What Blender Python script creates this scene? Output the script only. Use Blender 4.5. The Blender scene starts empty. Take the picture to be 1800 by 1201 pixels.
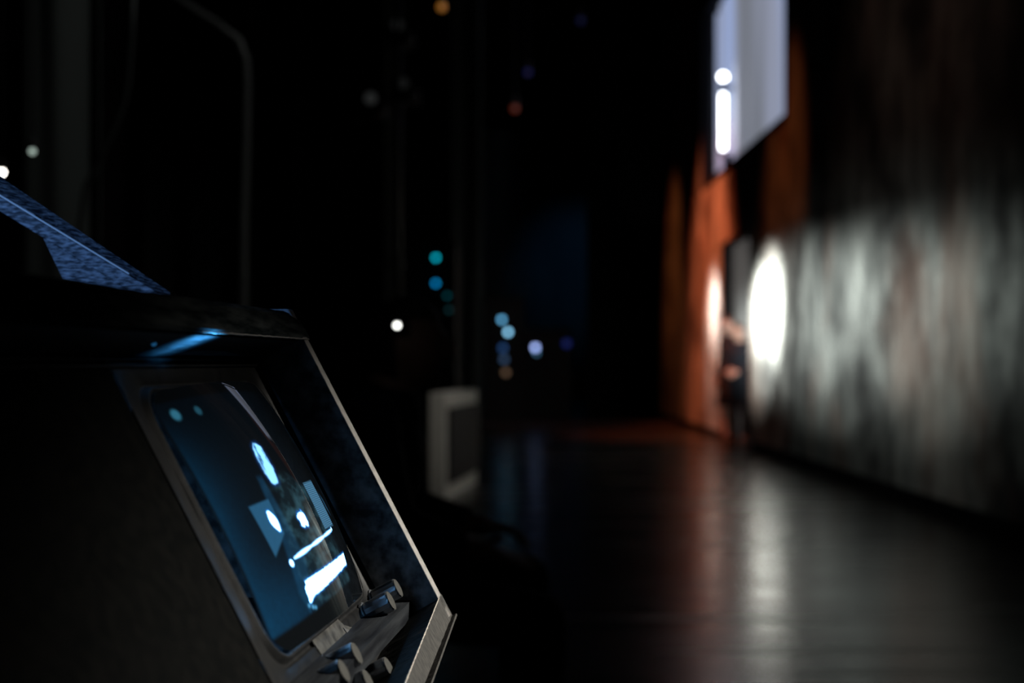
import bpy, bmesh, math, random
import numpy as np
from mathutils import Vector, Matrix, noise
random.seed(7); rng = np.random.default_rng(5)
S = bpy.context.scene
COL = S.collection
PI = math.pi

# ------------------------------------------------------------------ camera frame
F = 2400.0                      # focal length in pixels of the 1800 wide frame (48 mm)
CAMZ = 1.1
YAW = 22.0 / F                  # the camera looks half a degree to the right of the wall's direction
cy, sy = math.cos(YAW), math.sin(YAW)
def lev(x, y, z):               # camera-level coordinates (right, forward, up from the lens) -> world
    return Vector((x * cy + y * sy, -x * sy + y * cy, z + CAMZ))
def at(px, py, d):              # point seen at a pixel at distance d ahead
    return lev((px - 900) / F * d, d, (638 - py) / F * d)

cam_d = bpy.data.cameras.new('camera'); cam = bpy.data.objects.new('camera', cam_d); COL.objects.link(cam)
cam.location = (0, 0, CAMZ); cam.rotation_euler = (PI / 2, 0, -YAW)
cam_d.sensor_width = 36; cam_d.lens = 48; cam_d.shift_y = (638 - 600.5) / 1800
cam_d.clip_start = .02; cam_d.clip_end = 200
cam_d.dof.use_dof = True; cam_d.dof.focus_distance = 1.0; cam_d.dof.aperture_fstop = 4.9
S.camera = cam
S.view_settings.view_transform = 'Standard'; S.view_settings.look = 'None'
S.view_settings.exposure = 0; S.view_settings.gamma = 1; S.view_settings.use_curve_mapping = False

# ------------------------------------------------------------------ materials
def lin(c):
    return tuple((v / 255 / 12.92 if v / 255 <= .04045 else ((v / 255 + .055) / 1.055) ** 2.4) for v in c)
def mat(name, col=(.02, .02, .02), rough=.6, metal=0, spec=.5, emit=None, estr=0, coat=0):
    m = bpy.data.materials.new(name); m.use_nodes = True
    b = m.node_tree.nodes['Principled BSDF']
    b.inputs['Base Color'].default_value = (*col, 1); b.inputs['Roughness'].default_value = rough
    b.inputs['Metallic'].default_value = metal; b.inputs['Specular IOR Level'].default_value = spec
    b.inputs['Coat Weight'].default_value = coat
    if emit: b.inputs['Emission Color'].default_value = (*emit, 1); b.inputs['Emission Strength'].default_value = estr
    return m
class NT:
    def __init__(s, m): s.t = m.node_tree; s.b = s.t.nodes['Principled BSDF']
    def n(s, typ, **kw):
        x = s.t.nodes.new(typ)
        for k, v in kw.items(): setattr(x, k, v)
        return x
    def l(s, a, b): s.t.links.new(a, b)
def noisy(name, c0, c1, scale=(8, 8, 8), nscale=3, detail=6, rough=(.5, .7), bump=0, spec=.5, lo=.35, hi=.65, metal=0):
    m = mat(name, c0, rough[0], metal, spec); k = NT(m)
    tc = k.n('ShaderNodeTexCoord'); mp = k.n('ShaderNodeMapping'); mp.inputs['Scale'].default_value = scale
    nz = k.n('ShaderNodeTexNoise'); nz.inputs['Scale'].default_value = nscale; nz.inputs['Detail'].default_value = detail
    k.l(tc.outputs['Object'], mp.inputs[0]); k.l(mp.outputs[0], nz.inputs['Vector'])
    mr = k.n('ShaderNodeMapRange'); mr.inputs[1].default_value = lo; mr.inputs[2].default_value = hi
    k.l(nz.outputs['Fac'], mr.inputs[0])
    mx = k.n('ShaderNodeMix', data_type='RGBA'); mx.inputs[6].default_value = (*c0, 1); mx.inputs[7].default_value = (*c1, 1)
    k.l(mr.outputs[0], mx.inputs[0]); k.l(mx.outputs[2], k.b.inputs['Base Color'])
    r = k.n('ShaderNodeMapRange'); r.inputs[3].default_value = rough[0]; r.inputs[4].default_value = rough[1]
    k.l(nz.outputs['Fac'], r.inputs[0]); k.l(r.outputs[0], k.b.inputs['Roughness'])
    if bump:
        bp = k.n('ShaderNodeBump'); bp.inputs['Strength'].default_value = bump; bp.inputs['Distance'].default_value = .002
        k.l(nz.outputs['Fac'], bp.inputs['Height']); k.l(bp.outputs[0], k.b.inputs['Normal'])
    return m

M = {}
M['black'] = mat('black paint', (.005, .005, .006), .75, spec=.1)
M['black_plastic'] = noisy('black moulded plastic', (.0045, .0048, .0048), (.007, .007, .0066), (40, 40, 40), 3, 4, (.6, .7), .15, spec=.0)
M['mask'] = noisy('satin black screen mask', (.006, .0063, .0065), (.011, .011, .011), (30, 30, 30), 3, 4, (.42, .52), .1, spec=.06)
M['hood'] = noisy('black stained plywood', (.012, .013, .015), (.03, .033, .036), (6, 60, 60), 2.2, 8, (.6, .8), .35, spec=.0)
M['ply_edge'] = noisy('worn black board edge', (.012, .016, .017), (.075, .083, .083), (9, 55, 55), 2.4, 9, (.6, .8), .4, lo=.38, hi=.7, spec=.0)
M['pale_edge'] = noisy('pale worn timber edge', (.20, .188, .17), (.29, .272, .25), (25, 60, 60), 3, 8, (.6, .8), .3)
M['grain'] = noisy('dark stained wood with open grain', (.03, .036, .05), (.34, .37, .43), (55, 30, 190), 3, 6, (.45, .7), .8, lo=.40, hi=.66)
M['cap'] = noisy('worn metal knob cap', (.035, .035, .032), (.06, .059, .052), (200, 200, 200), 3, 5, (.6, .8), .2, spec=.1)
M['knob'] = mat('dark anodised knob', (.40, .42, .45), .34, metal=.9)
M['paper'] = noisy('grey worn paint', (.014, .0145, .014), (.06, .059, .054), (60, 60, 60), 2.0, 8, (.7, .85), .3, lo=.3, hi=.6, spec=.1)
M['label'] = mat('pale grey label', (.075, .075, .073), .7, spec=.1)
M['cloth'] = noisy('black stage serge', (.028, .030, .030), (.045, .046, .045), (60, 60, 60), 3, 5, (.8, .95), .2, spec=.2)
M['steel'] = noisy('dull steel tube', (.10, .10, .10), (.16, .155, .15), (20, 20, 20), 3, 5, (.45, .6), .1, metal=.4)
M['rubber'] = mat('black rubber', (.03, .03, .032), .55)
M['timber'] = noisy('pale grey painted timber', (.40, .385, .35), (.50, .48, .44), (8, 8, 8), 3, 7, (.7, .85), .2)
M['navy'] = noisy('dark navy cloth', (.010, .013, .028), (.016, .02, .04), (60, 60, 60), 3, 5, (.8, .95), .2, spec=.2)
M['suit'] = mat('black suit cloth', (.006, .007, .011), .85, spec=.2)
M['skin'] = mat('skin', (.46, .27, .21), .5)
M['hair_brown'] = mat('brown hair', (.06, .032, .018), .6)
M['hair_dark'] = mat('dark hair', (.012, .009, .008), .6)
M['shoe'] = mat('black leather', (.008, .008, .008), .35)
M['eye'] = mat('eye', (.5, .5, .5), .2)

# the tall set wall: charcoal paint scraped in vertical streaks over pale plaster and rust
def wall_material():
    m = mat('scraped set wall', (.1, .1, .1), .5); k = NT(m)
    tc = k.n('ShaderNodeTexCoord')
    def nz(scale, ns, det, rough=.6):
        mp = k.n('ShaderNodeMapping'); mp.inputs['Scale'].default_value = scale
        q = k.n('ShaderNodeTexNoise'); q.inputs['Scale'].default_value = ns; q.inputs['Detail'].default_value = det; q.inputs['Roughness'].default_value = rough
        k.l(tc.outputs['Object'], mp.inputs[0]); k.l(mp.outputs[0], q.inputs['Vector']); return q.outputs['Fac']
    def mr(s, a, b, c=0, d=1):
        q = k.n('ShaderNodeMapRange'); q.inputs[1].default_value = a; q.inputs[2].default_value = b; q.inputs[3].default_value = c; q.inputs[4].default_value = d
        k.l(s, q.inputs[0]); return q.outputs[0]
    def mix(f, a, b):
        q = k.n('ShaderNodeMix', data_type='RGBA')
        k.l(f, q.inputs[0])
        for sck, v in ((q.inputs[6], a), (q.inputs[7], b)):
            if isinstance(v, tuple): sck.default_value = (*v, 1)
            else: k.l(v, sck)
        return q.outputs[2]
    streak = nz((1, 1.3, .5), 2.6, 8, .6); patch = nz((1, .8, .6), 1.25, 5); rust = nz((1, .8, .35), .9, 6)
    c = mix(mr(streak, .28, .74), (.07, .075, .073), (.34, .355, .335))
    c = mix(mr(patch, .38, .56, .92, 0), c, (.028, .028, .028))
    c = mix(mr(rust, .50, .70, 0, .4), c, (.30, .15, .10))
    k.l(c, k.b.inputs['Base Color'])
    k.l(mr(streak, .3, .7, .38, .6), k.b.inputs['Roughness'])
    bp = k.n('ShaderNodeBump'); bp.inputs['Strength'].default_value = .5; bp.inputs['Distance'].default_value = .03
    k.l(streak, bp.inputs['Height']); k.l(bp.outputs[0], k.b.inputs['Normal'])
    return m
M['wall'] = wall_material()

def floor_material():
    m = mat('glossy black stage floor', (.012, .012, .012), .3, spec=.19); k = NT(m)
    tc = k.n('ShaderNodeTexCoord'); mp = k.n('ShaderNodeMapping'); mp.inputs['Scale'].default_value = (.25, 3.2, 1)
    q = k.n('ShaderNodeTexNoise'); q.inputs['Scale'].default_value = 1.3; q.inputs['Detail'].default_value = 6
    k.l(tc.outputs['Object'], mp.inputs[0]); k.l(mp.outputs[0], q.inputs['Vector'])
    mx = k.n('ShaderNodeMix', data_type='RGBA'); mx.inputs[6].default_value = (.005, .005, .005, 1); mx.inputs[7].default_value = (.020, .0195, .019, 1)
    k.l(q.outputs['Fac'], mx.inputs[0]); k.l(mx.outputs[2], k.b.inputs['Base Color'])
    r = k.n('ShaderNodeMapRange'); r.inputs[1].default_value = .3; r.inputs[2].default_value = .7; r.inputs[3].default_value = .19; r.inputs[4].default_value = .30
    k.l(q.outputs['Fac'], r.inputs[0]); k.l(r.outputs[0], k.b.inputs['Roughness'])
    bp = k.n('ShaderNodeBump'); bp.inputs['Strength'].default_value = .25; bp.inputs['Distance'].default_value = .01
    k.l(q.outputs['Fac'], bp.inputs['Height']); k.l(bp.outputs[0], k.b.inputs['Normal'])
    return m
M['floor'] = floor_material()

def pane_material():
    m = mat('backlit white sheet', (.3, .3, .32), .8); k = NT(m)
    tc = k.n('ShaderNodeTexCoord'); mp = k.n('ShaderNodeMapping'); mp.inputs['Scale'].default_value = (1, 1, .10)
    q = k.n('ShaderNodeTexNoise'); q.inputs['Scale'].default_value = .55; q.inputs['Detail'].default_value = 3
    k.l(tc.outputs['Object'], mp.inputs[0]); k.l(mp.outputs[0], q.inputs['Vector'])
    cr = k.n('ShaderNodeValToRGB'); e = cr.color_ramp.elements
    e[0].position = .36; e[0].color = (*lin((112, 116, 126)), 1); e[1].position = .66; e[1].color = (*lin((150, 172, 222)), 1)
    x = e.new(.5); x.color = (*lin((140, 146, 166)), 1)
    k.l(q.outputs['Fac'], cr.inputs[0]); k.l(cr.outputs[0], k.b.inputs['Emission Color']); k.b.inputs['Emission Strength'].default_value = 1.0
    return m
M['pane'] = pane_material()

# ------------------------------------------------------------------ object helpers
def tag(o, label=None, cat=None, group=None, kind=None):
    for k, v in (('label', label), ('category', cat), ('group', group), ('kind', kind)):
        if v: o[k] = v
    return o
def empty(name, loc, rz=0, label=None, cat=None, group=None):
    o = bpy.data.objects.new(name, None); o.empty_display_size = .1; COL.objects.link(o)
    o.location = loc; o.rotation_euler = (0, 0, rz)
    return tag(o, label, cat, group)
def link_mesh(name, me, m, parent=None, smooth=False):
    o = bpy.data.objects.new(name, me); COL.objects.link(o)
    for mm in (m if isinstance(m, (list, tuple)) else [m]): me.materials.append(mm)
    if smooth:
        me.shade_smooth()
    if parent: o.parent = parent
    return o
def obj(name, bm, m, parent=None, smooth=False, bevel=0, seg=2, angle=.6):
    bmesh.ops.recalc_face_normals(bm, faces=bm.faces)
    me = bpy.data.meshes.new(name); bm.to_mesh(me); bm.free()
    o = link_mesh(name, me, m, parent)
    if bevel:
        b = o.modifiers.new('b', 'BEVEL'); b.width = bevel; b.segments = seg; b.limit_method = 'ANGLE'; b.angle_limit = angle
    if smooth: me.shade_auto_smooth(angle=.7) if hasattr(me, 'shade_auto_smooth') else me.shade_smooth()
    return o
def box(bm, x0, x1, y0, y1, z0, z1, f=None):
    f = f or (lambda p: p)
    v = [bm.verts.new(f(Vector(p))) for p in ((x0, y0, z0), (x1, y0, z0), (x1, y1, z0), (x0, y1, z0), (x0, y0, z1), (x1, y0, z1), (x1, y1, z1), (x0, y1, z1))]
    for q in ((0, 3, 2, 1), (4, 5, 6, 7), (0, 1, 5, 4), (1, 2, 6, 5), (2, 3, 7, 6), (3, 0, 4, 7)): bm.faces.new([v[i] for i in q])
    return bm
def prism(bm, pts0, pts1):
    a = [bm.verts.new(p) for p in pts0]; b = [bm.verts.new(p) for p in pts1]; n = len(a)
    bm.faces.new(a); bm.faces.new(b[::-1])
    for i in range(n): bm.faces.new((a[i], b[i], b[(i + 1) % n], a[(i + 1) % n]))
    return bm
def tube(bm, pts, r, seg=10, closed=False):
    pts = [Vector(p) for p in pts]; n = len(pts); rings = []
    rr = r if isinstance(r, (list, tuple)) else [r] * n
    prev = None
    for i, p in enumerate(pts):
        a = pts[(i - 1) % n] if (closed or i > 0) else p; b = pts[(i + 1) % n] if (closed or i < n - 1) else p
        t = (b - a).normalized()
        if prev is None: prev = Vector((0, 0, 1)) if abs(t.z) < .9 else Vector((1, 0, 0))
        u = (prev - t * prev.dot(t)).normalized(); w = t.cross(u); prev = u
        rings.append([bm.verts.new(p + (u * math.cos(2 * PI * k / seg) + w * math.sin(2 * PI * k / seg)) * rr[i]) for k in range(seg)])
    for i in range(n if closed else n - 1):
        A, B = rings[i], rings[(i + 1) % n]
        for k in range(seg): bm.faces.new((A[k], A[(k + 1) % seg], B[(k + 1) % seg], B[k]))
    if not closed:
        bm.faces.new(rings[0][::-1]); bm.faces.new(rings[-1])
    return bm
def lathe(bm, prof, seg=24, f=None):     # (r, z) profile about z
    f = f or (lambda p: p); rings = []
    for r, z in prof:
        rings.append([bm.verts.new(f(Vector((r * math.cos(2 * PI * k / seg), r * math.sin(2 * PI * k / seg), z)))) for k in range(seg)])
    for A, B in zip(rings, rings[1:]):
        for k in range(seg): bm.faces.new((A[k], A[(k + 1) % seg], B[(k + 1) % seg], B[k]))
    bm.faces.new(rings[0][::-1]); bm.faces.new(rings[-1])
    return bm
NB = bmesh.new

# ------------------------------------------------------------------ the setting
def struct(name, bm, m, parent=None, **kw):
    o = obj(name, bm, m, parent, **kw)
    if not parent: o['kind'] = 'structure'
    return o
WX = 3.2                                   # face of the set wall
D0, D1, DZ = 17.45, 19.68, 2.82            # doorway
W0, W1, WZ0, WZ1 = 15.15, 21.45, 3.81, 6.58
WTOP, WY0, WY1, WT = 8.6, 3.0, 27.3, .16
struct('floor', box(NB(), -7, 9, -3, 50, -.1, 0), M['floor'])
struct('ceiling', box(NB(), -7, 9, -3, 50, 9.2, 9.3), M['black'])
struct('wall_back', box(NB(), -7, 9, 50, 50.2, 0, 9.2), M['black'])
struct('wall_offstage', box(NB(), 9, 9.2, -3, 50, 0, 9.2), M['black'])
struct('wall_front', box(NB(), -7, 9, -3.2, -3, 0, 9.2), M['black'])
struct('wall_left', box(NB(), -7.2, -7, -3, 50, 0, 9.2), M['black'])
bm = NB()
ys = [WY0, D0, D1, WY1]
for (y0, y1, z0, z1) in ((WY0, D0, .11, WZ0), (D0, D1, DZ, WZ0), (D1, WY1, .11, WZ0), (WY0, W0, WZ0, WZ1), (W1, WY1, WZ0, WZ1), (WY0, WY1, WZ1, WTOP)):
    box(bm, WX, WX + WT, y0, y1, z0, z1)
struct('wall_right', bm, M['wall'])
bm = NB(); box(bm, WX + .05, WX + .13, WY0, D0 - .02, 0, .11); struct('trim_1', bm, M['black'])
bm = NB(); box(bm, WX + .05, WX + .13, D1 + .02, WY1, 0, .11); struct('trim_2', bm, M['black'])
# lining of the doorway
bm = NB()
box(bm, WX + .01, WX + .17, D1 - .03, D1 + .03, 0, DZ); box(bm, WX + .01, WX + .17, D0 - .03, D0 + .03, 0, DZ); box(bm, WX + .01, WX + .17, D0, D1, DZ - .03, DZ + .03)
struct('door_1', bm, M['black'])
# window: frame, backlit sheet, tube and bulb
bm = NB()
fw = .07
box(bm, WX - .02, WX + .14, W0, W1, WZ0, WZ0 + fw); box(bm, WX - .02, WX + .14, W0, W1, WZ1 - fw, WZ1)
box(bm, WX - .02, WX + .14, W0, W0 + fw, WZ0 + fw, WZ1 - fw); box(bm, WX - .02, WX + .14, W1 - fw, W1, WZ0 + fw, WZ1 - fw)
win = struct('window_1', bm, M['black'])
bm = NB()
n = 120
va = []
for i in range(n + 1):
    y = W0 + .03 + (W1 - W0 - .06) * i / n; x = WX + .20 + .03 * math.sin(y * 5.1) + .02 * math.sin(y * 11.3 + 1)
    va.append((bm.verts.new((x, y, WZ0 + .01)), bm.verts.new((x, y, WZ1 - .01)), bm.verts.new((x + .012, y, WZ0 + .01)), bm.verts.new((x + .012, y, WZ1 - .01))))
for a, b in zip(va, va[1:]):
    bm.faces.new((a[0], b[0], b[1], a[1])); bm.faces.new((a[2], a[3], b[3], b[2])); bm.faces.new((a[0], a[2], b[2], b[0])); bm.faces.new((a[1], b[1], b[3], a[3]))
sheet = obj('curtain_sheet', bm, M['pane'], win, smooth=True)
sheet['label'] = 'backlit pale sheet filling the window'
M['tube_glow'] = mat('lit tube', (.8, .8, .8), .4, emit=(.93, .97, 1), estr=9)
M['bulb_glow'] = mat('lit bulb', (.8, .8, .8), .4, emit=(.93, .97, 1), estr=11)
yt = WX * F / 390
t = empty('tube_lamp', (WX + .03, yt, 4.12), 0, 'bright white vertical tube lamp in front of the pale lit window', 'lamp')
obj('tube', lathe(NB(), [(.02, .03), (.036, .06), (.036, .86), (.02, .89)]), M['tube_glow'], t, smooth=True)
obj('end_cap', lathe(NB(), [(.03, 0), (.042, .0), (.042, .055), (.03, .055)]), M['black'], t)
obj('end_cap', lathe(NB(), [(.03, .865), (.042, .865), (.042, .92), (.03, .92)]), M['black'], t)
bm = NB(); box(bm, .0, .12, -.02, .02, -.31 + .0, .0); obj('bracket', bm, M['black'], t)
t = empty('globe_lamp', (WX + .03, yt, 5.10), 0, 'small bright round bulb just above the white tube lamp', 'lamp')
bm = NB(); bmesh.ops.create_uvsphere(bm, u_segments=20, v_segments=12, radius=.055, matrix=Matrix.Translation((0, 0, .13))); obj('bulb', bm, M['bulb_glow'], t, smooth=True)
obj('socket', lathe(NB(), [(.02, 0), (.035, .01), (.035, .06), (.02, .082)]), M['black'], t)
bm = NB(); box(bm, 0, .12, -.015, .015, -.06, 0); obj('bracket', bm, M['black'], t)
# behind the doorway: a grey flat; far masking flat; blue backcloth
o = obj('canvas_flat', box(NB(), 3.72, 6.5, 22.9, 23.0, 0, 3.4), noisy('grey scenery canvas', (.16, .165, .165), (.24, .245, .24), (1, 1, .2), 4, 5, (.8, .9)))
tag(o, 'grey scenery flat standing behind the two people in the doorway', 'scenery flat')
a = at(1032, 0, 31); b = at(1190, 0, 31)
o = obj('masking_flat', box(NB(), a.x, b.x + 1.5, 31, 31.1, 0, 8.6), M['black']); tag(o, 'tall black masking flat beside the far end of the rusty wall', 'scenery flat')
def drape(name, x0, x1, y, z0, z1, amp, wl, m, label, cat='curtain', group=None, ph=0, rz=0):
    bm = NB(); n = max(24, int((x1 - x0) / .012)); rows = 14; th = .012
    g = []
    for j in range(rows + 1):
        z = z0 + (z1 - z0) * j / rows; r1 = []
        for i in range(n + 1):
            x = (x1 - x0) * i / n; q = x / wl * 2 * PI + ph
            dy = amp * (math.sin(q + .25 * math.sin(z * 1.3)) + .35 * math.sin(2.3 * q + 1.1 + .3 * z))
            r1.append((bm.verts.new((x, dy, z - z0)), bm.verts.new((x, dy + th, z - z0))))
        g.append(r1)
    for j in range(rows):
        for i in range(n):
            bm.faces.new((g[j][i][0], g[j][i + 1][0], g[j + 1][i + 1][0], g[j + 1][i][0]))
            bm.faces.new((g[j][i][1], g[j + 1][i][1], g[j + 1][i + 1][1], g[j][i + 1][1]))
        for i in (0, n): bm.faces.new((g[j][i][0], g[j + 1][i][0], g[j + 1][i][1], g[j][i][1]))
    for j in (0, rows):
        for i in range(n): bm.faces.new((g[j][i][0], g[j][i + 1][0], g[j][i + 1][1], g[j][i][1]))
    o = obj(name, bm, m, smooth=True); o.location = (x0, y, z0); o.rotation_euler.z = rz
    return tag(o, label, cat, group)
M['blue_cloth'] = noisy('blue backcloth', (.10, .16, .24), (.18, .24, .32), (.5, .5, .15), 2, 4, (.8, .9), spec=.1)
drape('backcloth', -.6, 4.6, 46, .01, 9, .05, .9, M['blue_cloth'], 'far dim blue backcloth hanging at the rear of the stage', 'backcloth')
M['serge2'] = noisy('grey green serge', (.05, .055, .052), (.075, .08, .076), (60, 60, 60), 3, 5, (.8, .95), .2, spec=.2)
def leg(px0, px1, d, amp, wl, label, m='cloth', ph=0, rz=0):
    a = at(px0, 638, d); b = at(px1, 638, d)
    return drape('stage_curtain', a.x, b.x, (a.y + b.y) / 2, .01, 9, amp, wl, M[m], label, 'curtain', None, ph, rz)
leg(-160, 168, 4.3, .045, .30, 'black leg curtain at far left behind the monitor, its folds catching grey light', 'serge2', 2.0)
leg(215, 445, 6.6, .05, .24, 'black leg curtain behind the monitor, second from the left edge', 'cloth', 1)
leg(470, 700, 9.6, .06, .3, 'black leg curtain behind the lighting stand and its lanterns', 'cloth', .4)
leg(782, 846, 15.5, .05, .26, 'narrow greenish grey leg curtain beyond the pale beam frame', 'cloth', 2.2)

# low dark red strip across the stage
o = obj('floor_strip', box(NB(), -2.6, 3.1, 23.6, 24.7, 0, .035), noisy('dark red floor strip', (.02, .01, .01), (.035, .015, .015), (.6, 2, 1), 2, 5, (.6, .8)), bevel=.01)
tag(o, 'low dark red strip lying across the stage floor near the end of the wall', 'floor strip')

# ------------------------------------------------------------------ the monitor
CP, SP = .468008, .883724                  # cosine and sine of the tilt of the picture face
H0, DC, C0 = .78340, -.0329, -.266476      # near edge, mid height and plane of the picture face
HO, YO, ZO = .93, .36, -.200               # base point of the housing
HV = Vector((.09498526, .99547868, 0)); RV = Vector((.99547868, -.09498526, 0))
base = HV * HO - RV * YO + Vector((0, 0, ZO))
MROT = math.atan2(HV.y, HV.x) - YAW
mon = empty('video_monitor', lev(*base), MROT, 'dark wooden hooded video monitor with glowing blue picture on a desk at lower left', 'monitor')
def FP(h, d, n):                           # face coordinates (along, down, out) -> the monitor's own frame
    r = CP * d + SP * n; z = -SP * d + CP * n
    return Vector((h - HO, -r - YO, z - ZO))
def fp(p): return FP(*p)
NRIM = -.225082
def fbox(bm, h0, h1, d0, d1, n0, n1): return box(bm, h0, h1, d0, d1, n0, n1, fp)
HIN, HOUT = 1.0515, 1.0660                 # far side board
HN = .36                                   # near end of the housing
# profile points as (r, z) offsets from face coordinates
def prof(d, n): return (d, n)
def back(d, n, t): return (d - CP * t, n - SP * t)      # move straight back, level
def up(d, n, t): return (d - SP * t, n + CP * t)        # move straight up
A_top, A_arr, Bp = (-.1672, NRIM), (-.1408, NRIM), (.1060, NRIM)
BB = back(*Bp, .42)                                     # bottom back corner
zz = lambda d, n: -SP * d + CP * n
AB = up(*BB, zz(*A_top) - zz(*BB))
def side_poly(): return [A_top, (.0871 + .019, NRIM), BB, AB]
bm = NB(); P = side_poly(); prism(bm, [FP(HIN, *p) for p in P], [FP(HOUT, *p) for p in P])
o = obj('side_panel', bm, M['pale_edge'], mon, bevel=.0012)
# only its front edge is bare timber: the faces are toned paler so the screen's glow shows
M['inner'] = noisy('scuffed grey black board', (.05, .055, .06), (.26, .28, .30), (10, 40, 40), 2.0, 8, (.6, .8), .2, spec=.05)
o.data.materials.append(M['inner'])
for f in o.data.polygons:
    nn = f.normal
    fn = Vector((0, -SP, CP))
    if nn.dot(fn) < .9: f.material_index = 1
o['label'] = 'black side board with pale bare front edge'
bm = NB(); prism(bm, [FP(HN, *p) for p in P], [FP(HN + .016, *p) for p in P]); obj('side_panel', bm, M['hood'], mon, bevel=.0012)
# top board: worn front edge, level top
bm = NB(); T = [A_top, A_arr, back(*A_arr, .42 - (CP * 0)), back(*A_top, .42)]
T[2] = back(*A_arr, .40); T[3] = back(*A_top, .40)
# a softly rounded, slightly ragged front corner
nseg = 60; va = []
for i in range(nseg + 1):
    h = HN + (HOUT + .006 - HN) * i / nseg
    e = .0012 * noise.noise(Vector((h * 40, 0, 3))) + .0008 * noise.noise(Vector((h * 160, 2, 1)))
    taper = .006 * max(0, (h - (HOUT - .03)) / .036) ** 2
    ring = [(A_top[0] + .002 + e + taper, A_top[1] - .001), (A_top[0] + .006 + taper + e, A_top[1] + .0002), (A_arr[0] - .002 + e * .3, NRIM + .0005), (A_arr[0], NRIM - .0012), T[2], T[3]]
    ring[5] = (T[3][0] + taper + e, T[3][1])
    va.append([bm.verts.new(FP(h, *q)) for q in ring])
for a_, b_ in zip(va, va[1:]):
    for k in range(6): bm.faces.new((a_[k], a_[(k + 1) % 6], b_[(k + 1) % 6], b_[k]))
bm.faces.new(va[0]); bm.faces.new(va[-1][::-1])
obj('top_board', bm, M['ply_edge'], mon)
bm = NB()
for i in range(61):                        # pale line painting the highlight along the lower front corner
    pass
# pts along the arris
arr = []
for i in range(80):
    h = .80 + (HOUT - .80) * i / 79
    arr.append(FP(h, A_arr[0] + .0006 + .0004 * noise.noise(Vector((h * 90, 5, 0))), NRIM + .0004))
tube(bm, arr, [.0006 + .0004 * abs(noise.noise(Vector((i * .5, 1, 1)))) for i in range(80)], 6)
o = obj('arris_highlight', bm, M['pale_edge'], mon); o['label'] = 'thin pale highlight painted along the lower corner of the top board'
# cove between the top board and the picture face
bm = NB()
prism(bm, [FP(HN + .016, *q) for q in ((A_arr[0] + .0005, NRIM - .004), (-.1455, C0), (-.1455, C0 - .02), (A_arr[0] - .03, C0 - .02))],
      [FP(HIN, *q) for q in ((A_arr[0] + .0005, NRIM - .004), (-.1455, C0), (-.1455, C0 - .02), (A_arr[0] - .03, C0 - .02))])
M['cove'] = noisy('scuffed satin black', (.02, .021, .022), (.05, .052, .055), (20, 60, 60), 3, 7, (.5, .65), .2, spec=.15)
obj('hood_lining', bm, M['cove'], mon)
# bottom rail: drops slightly towards the near end
def rail(h0, h1, t0, t1, n0, n1, bm):
    pts = []
    for h in (h0, h1):
        s = (HOUT - h) * .098
        pts.append([FP(h, .0871 + s * 1 + t0, n1), FP(h, .0871 + s + t1, n1), FP(h, .0871 + s + t1, n0), FP(h, .0871 + s + t0, n0)])
    prism(bm, pts[0], pts[1]); return bm
bm = NB()
nseg = 90; va = []
for i in range(nseg + 1):
    h = .60 + (HOUT + .002 - .60) * i / nseg; s = (HOUT - h) * .098
    e = .0006 * noise.noise(Vector((h * 120, 0, 7))) + .0007 * max(0, noise.noise(Vector((h * 60, 3, 7))))
    e2 = .0006 * noise.noise(Vector((h * 90, 9, 2)))
    va.append([bm.verts.new(FP(h, .0871 + s + e, NRIM)), bm.verts.new(FP(h, .1062 + s * .8 + e2, NRIM)), bm.verts.new(FP(h, .1062 + s * .8, NRIM - .05)), bm.verts.new(FP(h, .0871 + s + .002, NRIM - .05))])
for a_, b_ in zip(va, va[1:]):
    for k in range(4): bm.faces.new((a_[k], a_[(k + 1) % 4], b_[(k + 1) % 4], b_[k]))
bm.faces.new(va[0]); bm.faces.new(va[-1][::-1])
M['rail'] = noisy('grey worn timber rail', (.034, .034, .032), (.07, .067, .062), (160, 60, 60), 2.5, 8, (.7, .85), .5, spec=.1)
o = obj('bottom_rail', bm, M['rail'], mon); o['label'] = 'pale grey worn rail along the bottom of the front'
arr = [FP(.80 + (HIN - .8) * i / 99, .0868 + (HOUT - (.80 + (HIN - .8) * i / 99)) * .098 + .0005 * noise.noise(Vector((i * .9, 0, 7))), NRIM + .0001) for i in range(100)]
bm = NB(); tube(bm, arr, [.0004 + .0009 * max(0, noise.noise(Vector((i * .37, 4, 4)))) for i in range(100)], 6)
M['chip'] = mat('bare chipped wood', (.5, .46, .38), .7)
o = obj('chipped_edge', bm, M['chip'], mon); o['label'] = 'bright chipped inner corner of the rail'
bm = NB(); va = []
for i in range(41):
    h = .60 + (1.0895 - .60) * i / 40; s = (HOUT - h) * .088
    va.append([bm.verts.new(FP(h, .1105 + s, NRIM - .001)), bm.verts.new(FP(h, .1122 + s, NRIM - .001)), bm.verts.new(FP(h, .1122 + s, NRIM - .05)), bm.verts.new(FP(h, .1105 + s, NRIM - .05))])
for a_, b_ in zip(va, va[1:]):
    for k in range(4): bm.faces.new((a_[k], a_[(k + 1) % 4], b_[(k + 1) % 4], b_[k]))
bm.faces.new(va[0]); bm.faces.new(va[-1][::-1])
obj('lower_strip', bm, M['rail'], mon)
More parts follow.
